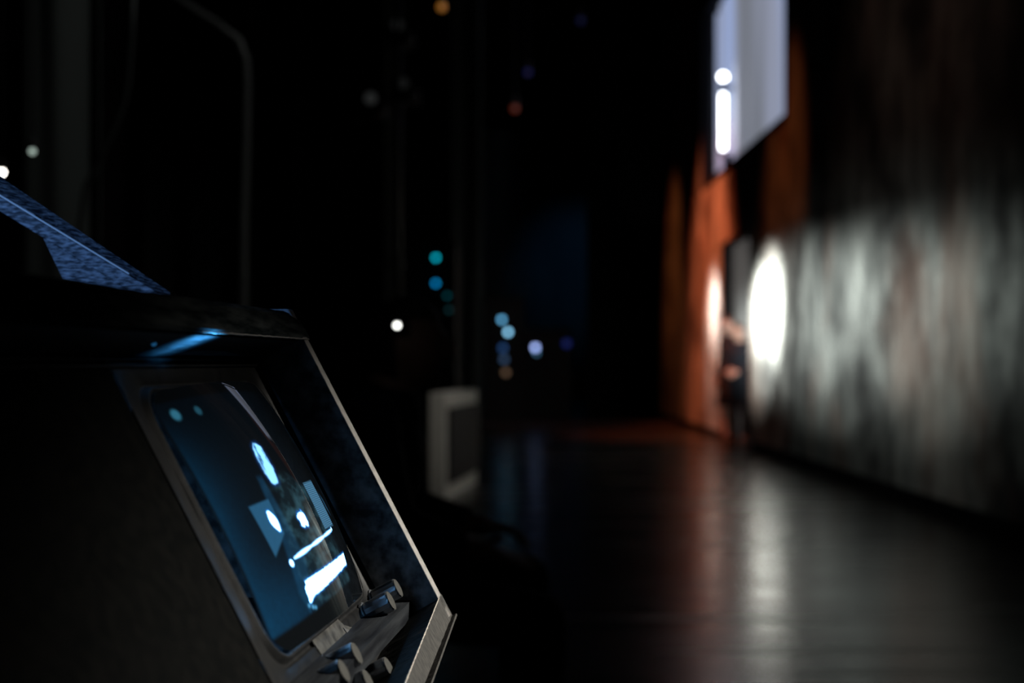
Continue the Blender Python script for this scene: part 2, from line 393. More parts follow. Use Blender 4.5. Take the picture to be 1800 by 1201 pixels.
# base and back
bm = NB(); q0 = back(*Bp, .03); prism(bm, [FP(HN, *q) for q in (q0, BB, up(*BB, .014), up(*q0, .014))], [FP(HIN, *q) for q in (q0, BB, up(*BB, .014), up(*q0, .014))]); obj('base_board', bm, M['hood'], mon)
bm = NB(); q1 = (BB[0] + CP * .014, BB[1] + SP * .014); q2 = (AB[0] + CP * .014, AB[1] + SP * .014)
prism(bm, [FP(HN + .016, *q) for q in (up(*BB, .014), up(*q1, .014), up(*q2, -.03), up(*AB, -.03))], [FP(HIN, *q) for q in (up(*BB, .014), up(*q1, .014), up(*q2, -.03), up(*AB, -.03))]); obj('back_panel', bm, M['hood'], mon)

# picture face: plain left panel, groove, mask with a rounded opening
HC = H0 + .110; HWD, HHT = .1225, .0865       # tube half sizes
CREASE = .7475
bm = NB(); fbox(bm, HN + .016, CREASE - .0035, -.1458, .150, C0 - .012, C0 + .0015)
obj('blank_panel', bm, M['black_plastic'], mon, bevel=.002)['label'] = 'plain dark panel left of the picture'
def rrect(hw, hh, r, nq=12):
    out = []
    for cx, cyy, a0 in ((hw - r, hh - r, 0), (-(hw - r), hh - r, 90), (-(hw - r), -(hh - r), 180), (hw - r, -(hh - r), 270)):
        for i in range(nq + 1):
            a = math.radians(a0 + 90 * i / nq); out.append((cx + r * math.cos(a), cyy + r * math.sin(a)))
    return out
bm = NB()
inner = rrect(HWD, HHT, .024); no = len(inner)
def outer_pt(u, v):                          # push the rounded ring out to the rectangle of the mask
    a0, a1, b0, b1 = CREASE - HC, HIN - HC, -.1458 - DC, .150 - DC
    s = 1e9
    if u > 0: s = min(s, a1 / u)
    if u < 0: s = min(s, a0 / u)
    if v > 0: s = min(s, b1 / v)
    if v < 0: s = min(s, b0 / v)
    return (u * s, v * s)
lay = [(1.0, C0 - .012, 0), (1.0, C0 - .001, 0), (1.02, C0 + .0025, 0), (1.045, C0 + .0028, 0), (1.06, C0 - .0012, 0), (1.09, C0 - .0012, 0), (1.10, C0 + .0008, 0), (None, C0 + .0008, 1)]
rings = []
for s, nv, isout in lay:
    ring = []
    for (u, v) in inner:
        if isout: uu, vv = outer_pt(u, v)
        else:
            k = (s - 1) * HHT
            uu = u + k * (u / HWD); vv = v + k * (v / HHT)
            l = math.hypot(uu, vv)
        ring.append(bm.verts.new(FP(HC + uu, DC + vv, nv)))
    rings.append(ring)
for A_, B_ in zip(rings, rings[1:]):
    for k in range(no): bm.faces.new((A_[k], A_[(k + 1) % no], B_[(k + 1) % no], B_[k]))
obj('screen_mask', bm, M['mask'], mon, smooth=True)['label'] = 'satin black mask with rounded lip around the picture'
bm = NB()                                    # two ridges along the top
for dd, rr in ((-.1421, .0014), (-.1377, .0011)):
    tube(bm, [FP(HN + .02 + (1.035 - HN - .02) * i / 40, dd, C0 + .0022) for i in range(41)], rr, 8)
obj('ridge_moulding', bm, M['mask'], mon, smooth=True)
bm = NB(); fbox(bm, CREASE - .0036, CREASE + .0004, -.1458, .150, C0 - .012, C0 - .004); obj('panel_groove', bm, M['black'], mon)

# the picture tube: a domed glass; the picture is what the screen shows
RT, PROT = .60, .020
NU, NV = 330, 250
uu = np.linspace(-1, 1, NU); vv = np.linspace(-1, 1, NV)
Ug, Vg = np.meshgrid(uu, vv)
# squeeze the square grid into a rounded rectangle
r_c = .22
X = Ug * HWD * 1.004; Y = Vg * HHT * 1.004
ax = np.clip((np.abs(Ug) - (1 - .2)) / .2, 0, 1); ay = np.clip((np.abs(Vg) - (1 - .28)) / .28, 0, 1)
X = np.sign(Ug) * (np.minimum(np.abs(Ug), .8) + .2 * ax * np.sqrt(np.clip(1 - ay ** 2 / 2, 0, 1))) * HWD * 1.004
Y = np.sign(Vg) * (np.minimum(np.abs(Vg), .72) + .28 * ay * np.sqrt(np.clip(1 - ax ** 2 / 2, 0, 1))) * HHT * 1.004
Zn = C0 + PROT - RT + np.sqrt(RT ** 2 - X ** 2 - Y ** 2)
verts = [FP(HC + x, DC + y, z) for x, y, z in zip(X.ravel(), Y.ravel(), Zn.ravel())]
idx = np.arange(NU * NV).reshape(NV, NU)
quads = np.stack([idx[:-1, :-1], idx[1:, :-1], idx[1:, 1:], idx[:-1, 1:]], -1).reshape(-1, 4)
me = bpy.data.meshes.new('picture_tube'); me.from_pydata([tuple(v) for v in verts], [], quads.tolist()); me.update()
# ---- paint the broadcast picture: u across from the near edge, v down from the middle
u = X + .110; v = Y
def sm(a, b, x): t = np.clip((x - a) / (b - a), 0, 1); return t * t * (3 - 2 * t)
def fbm(x, y, f, oct=4, seed=0):
    out = np.zeros_like(x); amp = 1; tot = 0
    for o_ in range(oct):
        g = np.random.default_rng(seed + o_).random((64, 64)); xx = (x * f) % 63; yy = (y * f) % 63
        xi = np.floor(xx).astype(int); yi = np.floor(yy).astype(int); fx = sm(0, 1, xx - xi); fy = sm(0, 1, yy - yi)
        out += amp * ((g[yi, xi] * (1 - fx) + g[yi, xi + 1] * fx) * (1 - fy) + (g[yi + 1, xi] * (1 - fx) + g[yi + 1, xi + 1] * fx) * fy)
        tot += amp; amp *= .5; f *= 2
    return out / tot
def seg(px, py, ax, ay, bx, by, ku=1.0):
    dx, dy = (bx - ax) * ku, by - ay; t = np.clip((((px - ax) * ku) * dx + (py - ay) * dy) / (dx * dx + dy * dy), 0, 1)
    return np.hypot((px - ax) * ku - t * dx, py - ay - t * dy), t
def poly(px, py, pts):                         # signed distance like field of a convex polygon, negative inside
    d = np.full_like(px, -1e9); n_ = len(pts)
    for i in range(n_):
        (x0, y0), (x1, y1) = pts[i], pts[(i + 1) % n_]; nx, ny = (y1 - y0), -(x1 - x0); l = math.hypot(nx, ny)
        d = np.maximum(d, ((px - x0) * nx + (py - y0) * ny) / l)
    return d
img = np.zeros(u.shape + (3,))
def add(mask, col): img.__iadd__(mask[..., None] * np.array(col))
def over(mask, col):
    img[:] = img * (1 - mask[..., None]) + mask[..., None] * np.array(col)
BLUE = np.array([.05, .42, 1.0])
grain = fbm(u + 1, v + 1, 900, 2, 3)
base_i = .0022 + .050 * np.exp(-np.clip(u + .012, 0, 1) / .018) * sm(-.075, .0, v) + .007 * np.exp(-np.clip(u + .012, 0, 1) / .03) * sm(-.09, -.02, v)
base_i += .045 * np.exp(-((u - .02) / .05) ** 2 - ((v - .068) / .025) ** 2)
base_i *= (.75 + .5 * grain)
base_i *= sm(.20, .12, u) * .8 + .2
add(base_i, BLUE * np.array([.2, 1, 1]))
for (a0, b0, r0, s0) in ((.0080, -.0692, .0032, .20), (.037, -.0688, .0026, .09)):
    add(s0 * sm(r0 * 1.6, r0 * .7, np.hypot((u - a0) * .75, v - b0)), (.12, .65, 1.0))
# the pale page behind and the figure
tex = fbm(u * .5 + 2, v + 2, 160, 5, 11); tex2 = fbm(u * .45 + 2, v + 2, 90, 5, 31)
fig = sm(.004, -.006, poly(u, v, [(.068, -.01), (.110, -.016), (.150, .0), (.172, .05), (.165, .075), (.060, .078), (.056, .05)]))
add(fig * (.010 + .10 * np.clip(tex - .42, 0, 1) * 2), (.25, .75, 1.0))
over(.85 * sm(.0045, -.002, np.hypot((u - .072) * .5, (v + .002) * .45) - .005), (.0006, .002, .004))
add(.05 * sm(.003, -.003, poly(u, v, [(.062, -.016), (.070, -.016), (.076, .045), (.050, .076), (.044, .06)])) * (.5 + tex), (.05, .45, 1))
r1 = sm(.0012, -.0006, poly(u, v, [(.0292, -.0008), (.0610, -.0008), (.0600, .0225), (.0330, .0330)]))
over(r1 * .95, np.array((.020, .105, .21)))
img *= (1 - .15 * r1 * grain)[..., None]
hat = sm(.0008, -.0006, poly(u, v, [(.1520, -.0030), (.1900, -.0036), (.1925, .0322), (.1522, .0324)]))
hatch = .62 + .38 * np.sin(v * 2 * PI / .00145 + u * 60)
over(hat, np.array((.0, .0, .0))); img += (hat * hatch)[..., None] * np.array((.085, .25, .42))
# lit hair, hand, hand, baton and the bright score on the stand
def glow(d, w, core=1.0):                       # white core with a blue rim
    over(sm(w, -w * .2, d), np.array((.012, .17, .70)) * core); over(sm(.0006, -.0010, d), np.array((3.0, 8.0, 15.0)) * core)
dh, th = seg(u, v, .0905, -.0345, .0880, -.0125, .55)
wh = .0045 + .0012 * np.sin(th * PI); dh = dh - wh + .0022 * (fbm(u * .7, v + 3, 260, 3, 77) - .5)
glow(dh, .0034, .14)
dark = sm(.50, .62, fbm(u * .9 + .12 * v, v * .22 + 3, 700, 3, 91)) * sm(1.05, .25, th) + .8 * sm(.55, .65, fbm(u * .5, v * .4 + 3, 420, 2, 17)) * sm(.85, .2, th)
ins = sm(.0002, -.0016, dh) * np.clip(dark, 0, 1) * .9
over(ins, np.array((.006, .07, .16)))
dc1, tc1 = seg(u, v, .0515, .0070, .0555, .0195, .6); glow(dc1 - .0028 * np.sin((.12 + .8 * tc1) * PI) - .0002, .0022)
db = np.hypot((u - .1055) * .50, (v - .0198) * .82) - .0042 + .0018 * (fbm(u * .6, v, 300, 3, 41) - .5) * 2; glow(db, .0024)
dl, tl = seg(u, v, .0590, .0396, .172, .0349, .6); wl_ = .0006 + .0009 * np.abs(np.sin(tl * 9)) * (1 - .6 * tl); glow(dl - wl_, .0013, .5)
glow(np.hypot((u - .0512) * .8, v - .0415) - .0021, .0016); glow(np.hypot((u - .176) * .6, v - .0342) - .0009, .0008)
ds = np.minimum(poly(u, v, [(.0600, .0556), (.1830, .0540), (.1770, .0612), (.0590, .0668)]), poly(u, v, [(.0560, .0595), (.0640, .0556), (.0720, .0650), (.0555, .0690)])) + .0012 * (fbm(u * .6, v, 400, 3, 51) - .5)
glow(ds, .0022)
for (a0, b0, r0) in ((.0516, .0700, .0011), (.0570, .0720, .0012), (.0610, .0735, .0012), (.0575, .0772, .0014)):
    d_ = np.hypot((u - a0) * .7, v - b0) - r0; over(sm(.0012, -.0012, d_), (.10, .42, .75))
add(.10 * sm(.0006, -.0006, poly(u, v, [(.196, .006), (.204, .012), (.207, .026), (.199, .019)])), (.1, .5, 1)); 
# dark border of the raster
edge = sm(-.0800, -.0770, v) * sm(.0765, .0735, v + .02 * np.clip(u - .03, 0, .2)) * sm(-.013, -.0085, u)
img *= edge[..., None]
img += np.array((.0004, .0006, .0008))
ca = me.color_attributes.new('picture', 'FLOAT_COLOR', 'POINT')
ca.data.foreach_set('color', np.concatenate([img.reshape(-1, 3), np.ones((NU * NV, 1))], 1).astype(np.float32).ravel())
m = mat('picture tube glass', (.004, .005, .006), .035, spec=.5); k = NT(m)
at_ = k.n('ShaderNodeVertexColor', layer_name='picture'); k.l(at_.outputs[0], k.b.inputs['Emission Color']); k.b.inputs['Emission Strength'].default_value = 1.0
o = link_mesh('picture_tube', me, m, mon, True); o['label'] = 'domed glass screen showing a blue video picture'

# control knobs below the picture
def knob(h, d, L=.022, r=.0078):
    bm = NB(); sg = 28
    prof_ = [(r * 1.12, .0), (r * 1.12, .002), (r, .003), (r, L - .001), (r * .95, L)]
    rings = []
    for rr, z in prof_:
        ring = []
        for k_ in range(sg):
            f_ = 1 - (.035 if (k_ % 2 and .002 < z < L - .0005) else 0)
            a = 2 * PI * k_ / sg; ring.append(bm.verts.new(FP(h + rr * f_ * math.cos(a), d + rr * f_ * math.sin(a), C0 + z)))
        rings.append(ring)
    for A_, B_ in zip(rings, rings[1:]):
        for k_ in range(sg): bm.faces.new((A_[k_], A_[(k_ + 1) % sg], B_[(k_ + 1) % sg], B_[k_]))
    bm.faces.new(rings[0][::-1]); bm.faces.new(rings[-1])
    kb = obj('control_knob', bm, M['knob'], mon)
    bm = NB(); lathe(bm, [(r * .93, L), (r * .93, L + .0006), (r * .8, L + .0009)], 28, lambda p: FP(h + p.x, d + p.y, C0 + p.z))
    c = obj('knob_cap', bm, M['cap'], kb); c['label'] = 'worn grey knob cap'
for h, d in ((1.028, .0649), (.9899, .0684), (.8475, .0779), (.8062, .0800), (.9002, .1010), (.8428, .0960)): knob(h, d)
bm = NB()                                      # grey worn patch on the panel under the picture, with a notched paper label
def flat(bm, pts, n0, n1): prism(bm, [FP(h, d, n0) for h, d in pts], [FP(h, d, n1) for h, d in pts])
flat(bm, [(.845, .0575), (.915, .0552), (.925, .0640), (.955, .0740), (.980, .0750), (.972, .0850), (.9400, .0880), (.850, .0700)], C0 + .0007, C0 + .0013)
obj('worn_patch', bm, M['paper'], mon)['label'] = 'grey worn patch under the picture'
bm = NB(); flat(bm, [(.9190, .0650), (.9400, .0730), (.9700, .0745), (.9480, .0850), (.9280, .0830)], C0 + .0014, C0 + .0018)
obj('paper_label', bm, M['label'], mon)['label'] = 'small pale notched label'
bm = NB()
for dd in (.0498, .0522): tube(bm, [FP(.88 + (1.012 - .88) * i / 20, dd + .0035 * (1.012 - (.88 + .132 * i / 20)) / .132, C0 + .002) for i in range(21)], .0008, 6)
obj('trim_line', bm, M['paper'], mon)['label'] = 'two thin pale lines along the mask under the picture'
# blue bead and unseen spot, added to make the glow under the hood
M['bead'] = mat('blue pilot light', (.1, .2, .3), .3, emit=(.06, .42, 1.0), estr=.15)
bm = NB(); bmesh.ops.create_uvsphere(bm, u_segments=16, v_segments=10, radius=.0016, matrix=Matrix.Translation(FP(.772, -.1425, NRIM - .020)))
pl = obj('hood_bead', bm, M['bead'], mon, smooth=True); pl['label'] = 'tiny blue bead added for the glow under the hood'
pt = bpy.data.lights.new('hood_glow_spot', 'SPOT'); pt.energy = .5; pt.color = (.06, .42, 1); pt.shadow_soft_size = .004; pt.spot_size = 1.9; pt.spot_blend = 1
po = bpy.data.objects.new('hood_glow_spot', pt); COL.objects.link(po); po.parent = mon; po.location = FP(.825, -.1170, NRIM - .008)
po.rotation_euler = (FP(.825, -.1425, NRIM - .011) - po.location).to_track_quat('-Z', 'Y').to_euler()

# the board with open grain that rises behind the hood
def grain_board():
    d = .90
    g = empty('sloping_board', at(-60, 470, d) + Vector((0, 0, -.03)), 0, 'dark grained board sloping up behind the monitor hood, lit blue', 'board')
    def L(px, py, dd): return at(px, py, dd) - g.location
    # slope runs from the hood up to the left; it has a broad top edge and a face towards the camera
    def slope(px): return 310 + (px - 0) * .680
    bm = NB()
    fr = [L(-140, slope(-140) + 44, d - .02), L(300, slope(300) + 15, d - .005), L(300, slope(300), d + .020), L(-140, slope(-140), d + .030)]
    lo = [p + Vector((0.0, .0, -.010)) for p in fr]
    prism(bm, fr, lo); obj('top_edge', bm, M['grain'], g, bevel=.0006)
    bm = NB()
    fpts = [L(58, slope(58) + 32, d - .012), L(275, slope(275) + 17, d - .004), L(275, 520, d - .004), L(110, 490, d - .01)]  # outline shaped to leave out the triangle where shadow falls
    prism(bm, fpts, [p + Vector((0, .012, 0)) for p in fpts])
    fpts = [L(-140, slope(-140) + 45, d - .0185), L(60, slope(60) + 33, d - .012), L(62, 378, d - .012), L(20, 366, d - .013), L(-140, 340, d - .018)]
    prism(bm, fpts, [p + Vector((0, .012, 0)) for p in fpts])
    obj('cheek', bm, M['grain'], g)['label'] = 'cheek under the sloping edge, cut away along its shadow'
    bm = NB()
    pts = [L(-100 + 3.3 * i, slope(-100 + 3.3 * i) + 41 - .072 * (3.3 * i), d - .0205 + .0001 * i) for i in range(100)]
    tube(bm, pts, .00055, 6); obj('corner_highlight', bm, mat('corner highlight', (.95, .92, .92), .5), g)  # pale rod drawn as the highlight along the corner
    bm = NB(); box(bm, -.06, .05, .03, .05, -.17, -.03); obj('support', bm, M['black'], g)
grain_board()

# the desk under the monitor
M['desk'] = mat('black desk', (.012, .012, .013), .5)
desk = empty('desk', (mon.location.x, mon.location.y, 0), MROT, 'tall black desk carrying the hooded monitor', 'desk')
zt = mon.location.z
f_ = -(CP * Bp[0] + SP * Bp[1]) - YO + .075      # front of the desk top, behind the overhanging rail
bm = NB(); box(bm, HN - HO - .05, 1.092 - HO, f_, f_ + .60, zt - .026, zt - .001); obj('desk_top', bm, M['desk'], desk, bevel=.0015)
for x in (HN - HO, 1.04 - HO):
    for y in (f_ + .04, f_ + .54):
        bm = NB(); box(bm, x - .025, x + .025, y - .02, y + .03, 0, zt - .026); obj('leg', bm, M['desk'], desk, bevel=.002)
bm = NB(); box(bm, HN - HO, 1.04 - HO, f_ + .54, f_ + .56, .25, zt - .026); obj('modesty_panel', bm, M['desk'], desk)

# ------------------------------------------------------------------ wings: stand, lanterns, cables, racks, small lights
def hung_light(px, py, d, col, strength, r, label, name='lamp_or_glint', cat='lamp', group=None, ztop=9.2):
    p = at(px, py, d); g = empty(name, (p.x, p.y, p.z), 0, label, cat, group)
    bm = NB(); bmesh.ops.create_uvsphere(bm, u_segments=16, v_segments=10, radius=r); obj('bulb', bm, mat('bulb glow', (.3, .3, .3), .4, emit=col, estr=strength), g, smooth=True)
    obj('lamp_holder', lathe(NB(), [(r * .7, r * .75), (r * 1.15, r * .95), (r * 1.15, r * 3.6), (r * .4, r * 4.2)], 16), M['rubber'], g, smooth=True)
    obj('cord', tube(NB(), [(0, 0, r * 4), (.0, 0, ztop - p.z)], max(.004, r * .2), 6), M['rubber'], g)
    return g
hung_light(57, 266, 3.4, (.72, .9, .8), .7, .0075, 'small dim whitish glint built as a hanging bulb in front of the left leg curtain')  # glowing bulb put in for a glint on metal
hung_light(3, 303, 3.1, (1, .93, .85), 9, .0075, 'small bright warm glint built as a hanging bulb at the left edge above the sloping board')  # another glint given as an emissive bulb
hung_light(698, 572, 3.15, (1, 1, .95), 5, .0065, 'small white lamp hanging in front of the seated person')
hung_light(777, 12, 20, (1, .38, .05), .35, .055, 'dim orange light hanging high over the stage', ztop=9.2)
hung_light(905, 191, 22, (1, .16, .05), .11, .05, 'dim red light hanging high over the stage', ztop=9.2)
hung_light(928, 127, 23, (.05, .08, 1), .05, .05, 'dim dark blue light hanging above the red light', ztop=9.2)
hung_light(1021, 36, 24, (.10, .16, .9), .03, .055, 'very dim blue light hanging high beside the masking flat', ztop=9.2)

bp_ = at(700, 638, 9.0); stand = empty('lighting_stand', (bp_.x, bp_.y, 0), 0, 'tall steel lighting stand carrying lanterns beside the leg curtain', 'stand')
obj('pole', tube(NB(), [(0, 0, .02), (0, 0, 5.2)], .022, 12), M['steel'], stand, smooth=True)
obj('base_plate', lathe(NB(), [(.30, 0), (.30, .02), (.05, .03)], 24), M['black'], stand)
for z in (3.3, 2.82, 1.75):
    obj('side_arm', tube(NB(), [(-.28, 0, z), (.05, 0, z)], .014, 8), M['steel'], stand, smooth=True)
def lantern(px, py, d, label, r=.045, e=.05):
    p = at(px, py, d); g = empty('stage_lantern', p, 0, label, 'stage light', None)
    obj('body', lathe(NB(), [(r * .9, -.02), (r * 1.25, 0), (r * 1.25, .12), (r * 1.9, .14), (r * 1.9, .30), (r * 1.2, .34)], 20, lambda q: Vector((q.x, q.z, q.y))), M['black'], g, smooth=True)
    obj('lens', lathe(NB(), [(r * .85, -.026), (r * .6, -.034), (r * .1, -.038)], 20, lambda q: Vector((q.x, q.z, q.y))), mat('glint lens', (.2, .2, .2), .2, emit=(.9, .95, .95), estr=e), g, smooth=True)  # lens emission stands in for a faint glint
    w = r * 2.1
    obj('yoke', tube(NB(), [(-w, .2, 0), (-w, .2, -r * 2.6), (w, .2, -r * 2.6), (w, .2, 0)], .008, 8), M['steel'], g)
    return g
lantern(699, 45, 8.85, 'topmost black stage lantern on the lighting stand', .045, .008)
lantern(652, 174, 8.85, 'middle black stage lantern on the left arm of the lighting stand', .045, .018)
lantern(708, 147, 8.85, 'black stage lantern right of the pole, just under the topmost one', .045, .006)
# bent grey pipe and slack strap at the left
c = [at(*q, 5.6) for q in ((255, -40), (330, 10), (385, 45), (420, 72), (432, 105), (434, 150), (432, 250), (428, 380), (427, 520), (424, 700), (424, 980))]
z0 = c[-1].copy(); z0.z = .01; c.append(z0)
o = obj('bent_pipe', tube(NB(), c, .017, 10), M['steel'], smooth=True); tag(o, 'long grey pipe with a bent top standing behind the monitor', 'pipe')
c = [at(*q, 4.0) for q in ((236, -40), (232, 60), (226, 140), (219, 180), (206, 215), (190, 250), (172, 290), (150, 330), (140, 400))]
z0 = c[-1].copy(); z0.z = .01; c.append(z0)
o = obj('hanging_strap', tube(NB(), c, .008, 8), noisy('grey webbing', (.025, .027, .027), (.035, .037, .037), (50, 50, 50)), smooth=True); tag(o, 'slack grey strap hanging beside the far left curtain', 'strap')

def rack(px, d, w, h, leds, label):
    p = at(px, 638, d); g = empty('equipment_rack', (p.x, p.y, 0), 0, label, 'equipment rack')
    obj('cabinet', box(NB(), -w / 2, w / 2, .03, .6, 0, h), M['black'], g, bevel=.01)
    bm = NB()
    nn_ = int(h / .2)
    for i in range(nn_): box(bm, -w / 2 + .03, w / 2 - .03, 0.012, .032, .06 + i * (h - .1) / nn_, .05 + (i + .93) * (h - .1) / nn_)
    obj('module_front', bm, noisy('dark grey front panels', (.006, .0065, .007), (.009, .0095, .01), (10, 10, 10), spec=.05), g, bevel=.003)
    for (lx, ly, col, s, r) in leds:
        q = at(lx, ly, d); bm = NB(); bmesh.ops.create_uvsphere(bm, u_segments=14, v_segments=8, radius=r, matrix=Matrix.Translation((q.x - p.x, .004, q.z)))
        obj('indicator_or_glow', bm, mat('indicator or glow', (.1, .1, .1), .3, emit=col, estr=s), g, smooth=True)
    return g
rack(752, 13.2, .55, 2.3, [(766, 453, (.0, .55, .75), 2.2, .022), (766, 498, (.0, .30, .75), 1.9, .022), (786, 520, (.0, .35, .45), .25, .02), (789, 545, (.05, .3, .35), .18, .02)], 'tall equipment rack with two teal lights, behind the pale beam frame')  # last two dim beads stand in for the reflected teal trail
rack(886, 24, .7, 2.25, [(882, 562, (.16, .56, .95), 2.3, .042), (893, 584, (.28, .68, 1.0), 3.6, .042), (884, 612, (.05, .2, .6), .5, .05), (886, 632, (.12, .25, .5), .45, .05), (889, 655, (.5, .3, .18), .35, .05)], 'equipment rack with two overlapping pale blue lights, farther back')  # third and fourth beads paint the LED smear on the panel
rack(962, 26, .9, 1.75, [(941, 611, (.38, .5, 1.0), 3.4, .050), (943, 620, (.1, .3, .5), 1.2, .035), (996, 604, (.02, .05, .4), .35, .06)], 'low equipment rack with one lavender light at the rear of the stage')

# pale open frame of square beams
fa = math.atan2(1195 - 878, F)
pf = at(768, 878, 10.8); pf.z = 0
fr = empty('beam_frame', pf, -fa, 'pale grey open frame of square beams standing on the stage floor', 'beam frame')
b = .125
obj('post', box(NB(), -b / 2, b / 2, 0, b, 0, .86), M['timber'], fr, bevel=.008)
obj('top_beam', box(NB(), -b / 2, b / 2, b, 1.75, .86 - b, .86), M['timber'], fr, bevel=.008)
obj('foot_beam', box(NB(), -b / 2, b / 2, b, 1.75, 0, b), M['timber'], fr, bevel=.008)
obj('back_board', box(NB(), b / 2, b / 2 + .02, b, 1.75, b, .86 - b), M['black'], fr)

# ------------------------------------------------------------------ people
def rings(bm, pts, rad, seg=20):
    """closed tube through pts with elliptical sections (across, front to back)"""
    pts = [Vector(p) for p in pts]; n_ = len(pts); rs = []
    P2, R2 = [], []
    for i in range(n_ - 1):                    # two extra sections between joints
        for t_ in (0, 1 / 3, 2 / 3):
            P2.append(pts[i].lerp(pts[i + 1], t_)); R2.append(tuple(a_ + (b_ - a_) * (t_ * t_ * (3 - 2 * t_)) for a_, b_ in zip(rad[i], rad[i + 1])))
    P2.append(pts[-1]); R2.append(rad[-1])
    for i, p in enumerate(P2):
        t_ = (P2[min(i + 1, len(P2) - 1)] - P2[max(i - 1, 0)]).normalized(); xd = Vector((1, 0, 0)); xd = (xd - t_ * xd.dot(t_))
        xd = xd.normalized() if xd.length > .05 else Vector((0, 1, 0)); yd = t_.cross(xd)
        rs.append([bm.verts.new(p + xd * math.cos(2 * PI * k / seg) * R2[i][0] + yd * math.sin(2 * PI * k / seg) * R2[i][1]) for k in range(seg)])
    for A_, B_ in zip(rs, rs[1:]):
        for k in range(seg): bm.faces.new((A_[k], A_[(k + 1) % seg], B_[(k + 1) % seg], B_[k]))
    bm.faces.new(rs[0][::-1]); bm.faces.new(rs[-1])
def ball(bm, p, r, sc=(1, 1, 1)):
    m4 = Matrix.Translation(p) @ Matrix.Diagonal((*sc, 1)); bmesh.ops.create_uvsphere(bm, u_segments=18, v_segments=12, radius=r, matrix=m4)
def limb(bm, pts, rad):
    for a_, b_, ra, rb in zip(pts, pts[1:], rad, rad[1:]): tube(bm, [a_, a_.lerp(b_, .5), b_], [ra, ra * .48 + rb * .52, rb], 16)
    for p, r in zip(pts[1:-1], rad[1:-1]): ball(bm, p, r)
def fuse(bm, name, voxel, m, g, smooth=4):
    bmesh.ops.recalc_face_normals(bm, faces=bm.faces)
    me = bpy.data.meshes.new('t'); bm.to_mesh(me); bm.free()
    o = bpy.data.objects.new('t', me); COL.objects.link(o)
    r = o.modifiers.new('r', 'REMESH'); r.mode = 'VOXEL'; r.voxel_size = voxel
    q = o.modifiers.new('s', 'SMOOTH'); q.iterations = smooth; q.factor = .5
    dg = bpy.context.evaluated_depsgraph_get(); fin = bpy.data.meshes.new_from_object(o.evaluated_get(dg)); bpy.data.objects.remove(o)
    fin.name = name; return link_mesh(name, fin, m, g, True)
def head_bm(bm, M4, hs=1.0):
    """head about its centre, facing -y, 0.225 tall"""
    tmp = NB(); bmesh.ops.create_uvsphere(tmp, u_segments=40, v_segments=28, radius=1)
    for vt in tmp.verts:
        x, y, z = vt.co
        w = .074 * (1 - .22 * max(0, -z) ** 1.5); dp = .094 * (1 - .10 * max(0, -z))
        X_, Y_, Z_ = x * w, y * dp, z * .113
        if y < 0:                              # face
            f_ = max(0, -y)
            Y_ -= .012 * max(0, -z) * f_                                            # jaw forward
            nz_ = math.exp(-((X_ / .012) ** 2)) * math.exp(-(((Z_ + .020) / .020) ** 2)); Y_ -= .024 * nz_   # nose
            Y_ -= .010 * math.exp(-((X_ / .010) ** 2)) * math.exp(-(((Z_ - .008) / .02) ** 2))
            for s_ in (-1, 1): Y_ += .011 * math.exp(-(((X_ - s_ * .031) / .014) ** 2)) * math.exp(-(((Z_ - .004) / .011) ** 2)) * f_
            Y_ -= .006 * math.exp(-(((Z_ - .026) / .010) ** 2)) * math.exp(-((X_ / .05) ** 2)) * f_            # brow
            Y_ -= .007 * math.exp(-((X_ / .022) ** 2)) * math.exp(-(((Z_ + .055) / .008) ** 2)) * f_          # lips
            Y_ += .004 * math.exp(-((X_ / .024) ** 2)) * math.exp(-(((Z_ + .0545) / .0025) ** 2)) * f_
            Y_ -= .008 * math.exp(-((X_ / .02) ** 2)) * math.exp(-(((Z_ + .095) / .014) ** 2)) * f_           # chin
        vt.co = (X_, Y_, Z_)
    for s_ in (-1, 1):
        e = bmesh.ops.create_uvsphere(tmp, u_segments=12, v_segments=8, radius=1)
        for vt in e['verts']: vt.co = Vector((s_ * (.073 + .4 * vt.co.x * .012), .010 + vt.co.y * .018, -.004 + vt.co.z * .030))
    for vt in tmp.verts: vt.co = M4 @ (vt.co * hs)
    me = bpy.data.meshes.new('h'); tmp.to_mesh(me); tmp.free(); bm.from_mesh(me); bpy.data.meshes.remove(me)
def hair_mesh(M4, long=0.0, hs=1.0):
    tmp = NB(); bmesh.ops.create_uvsphere(tmp, u_segments=36, v_segments=24, radius=1)
    kill = []
    for vt in tmp.verts:
        x, y, z = vt.co
        line = .42 if y < -.3 else (-.15 if y < .25 else -.62 - long)
        if y < -.3 and z < .42 : kill.append(vt)
        elif -.3 <= y < .1 and z < .05 and abs(x) > .5: kill.append(vt)
        elif z < -.75: kill.append(vt)
        k_ = 1 + .02 * noise.noise(Vector((x * 6, y * 6, z * 2)))
        vt.co = Vector((x * .084 * k_, y * .104 * k_ + .004, z * .124 * k_ + .002 - (long * .2 * max(0, -z) if y > 0 else 0)))
    bmesh.ops.delete(tmp, geom=kill, context='VERTS')
    for vt in tmp.verts: vt.co = M4 @ (vt.co * hs)
    return tmp
def finger_set(pts, edges, wrist, palm_dir, side, thumb_dir, tag_, curl):
    pd = palm_dir.normalized(); sd = side.normalized(); nrm = pd.cross(sd).normalized()
    k = wrist + pd * .05; pts[tag_ + 'palm'] = (k, (.040, .017)); edges.append((tag_ + 'wr', tag_ + 'palm'))
    k2 = wrist + pd * .085; pts[tag_ + 'kn'] = (k2, (.038, .014)); edges.append((tag_ + 'palm', tag_ + 'kn'))
    return pd, sd, nrm
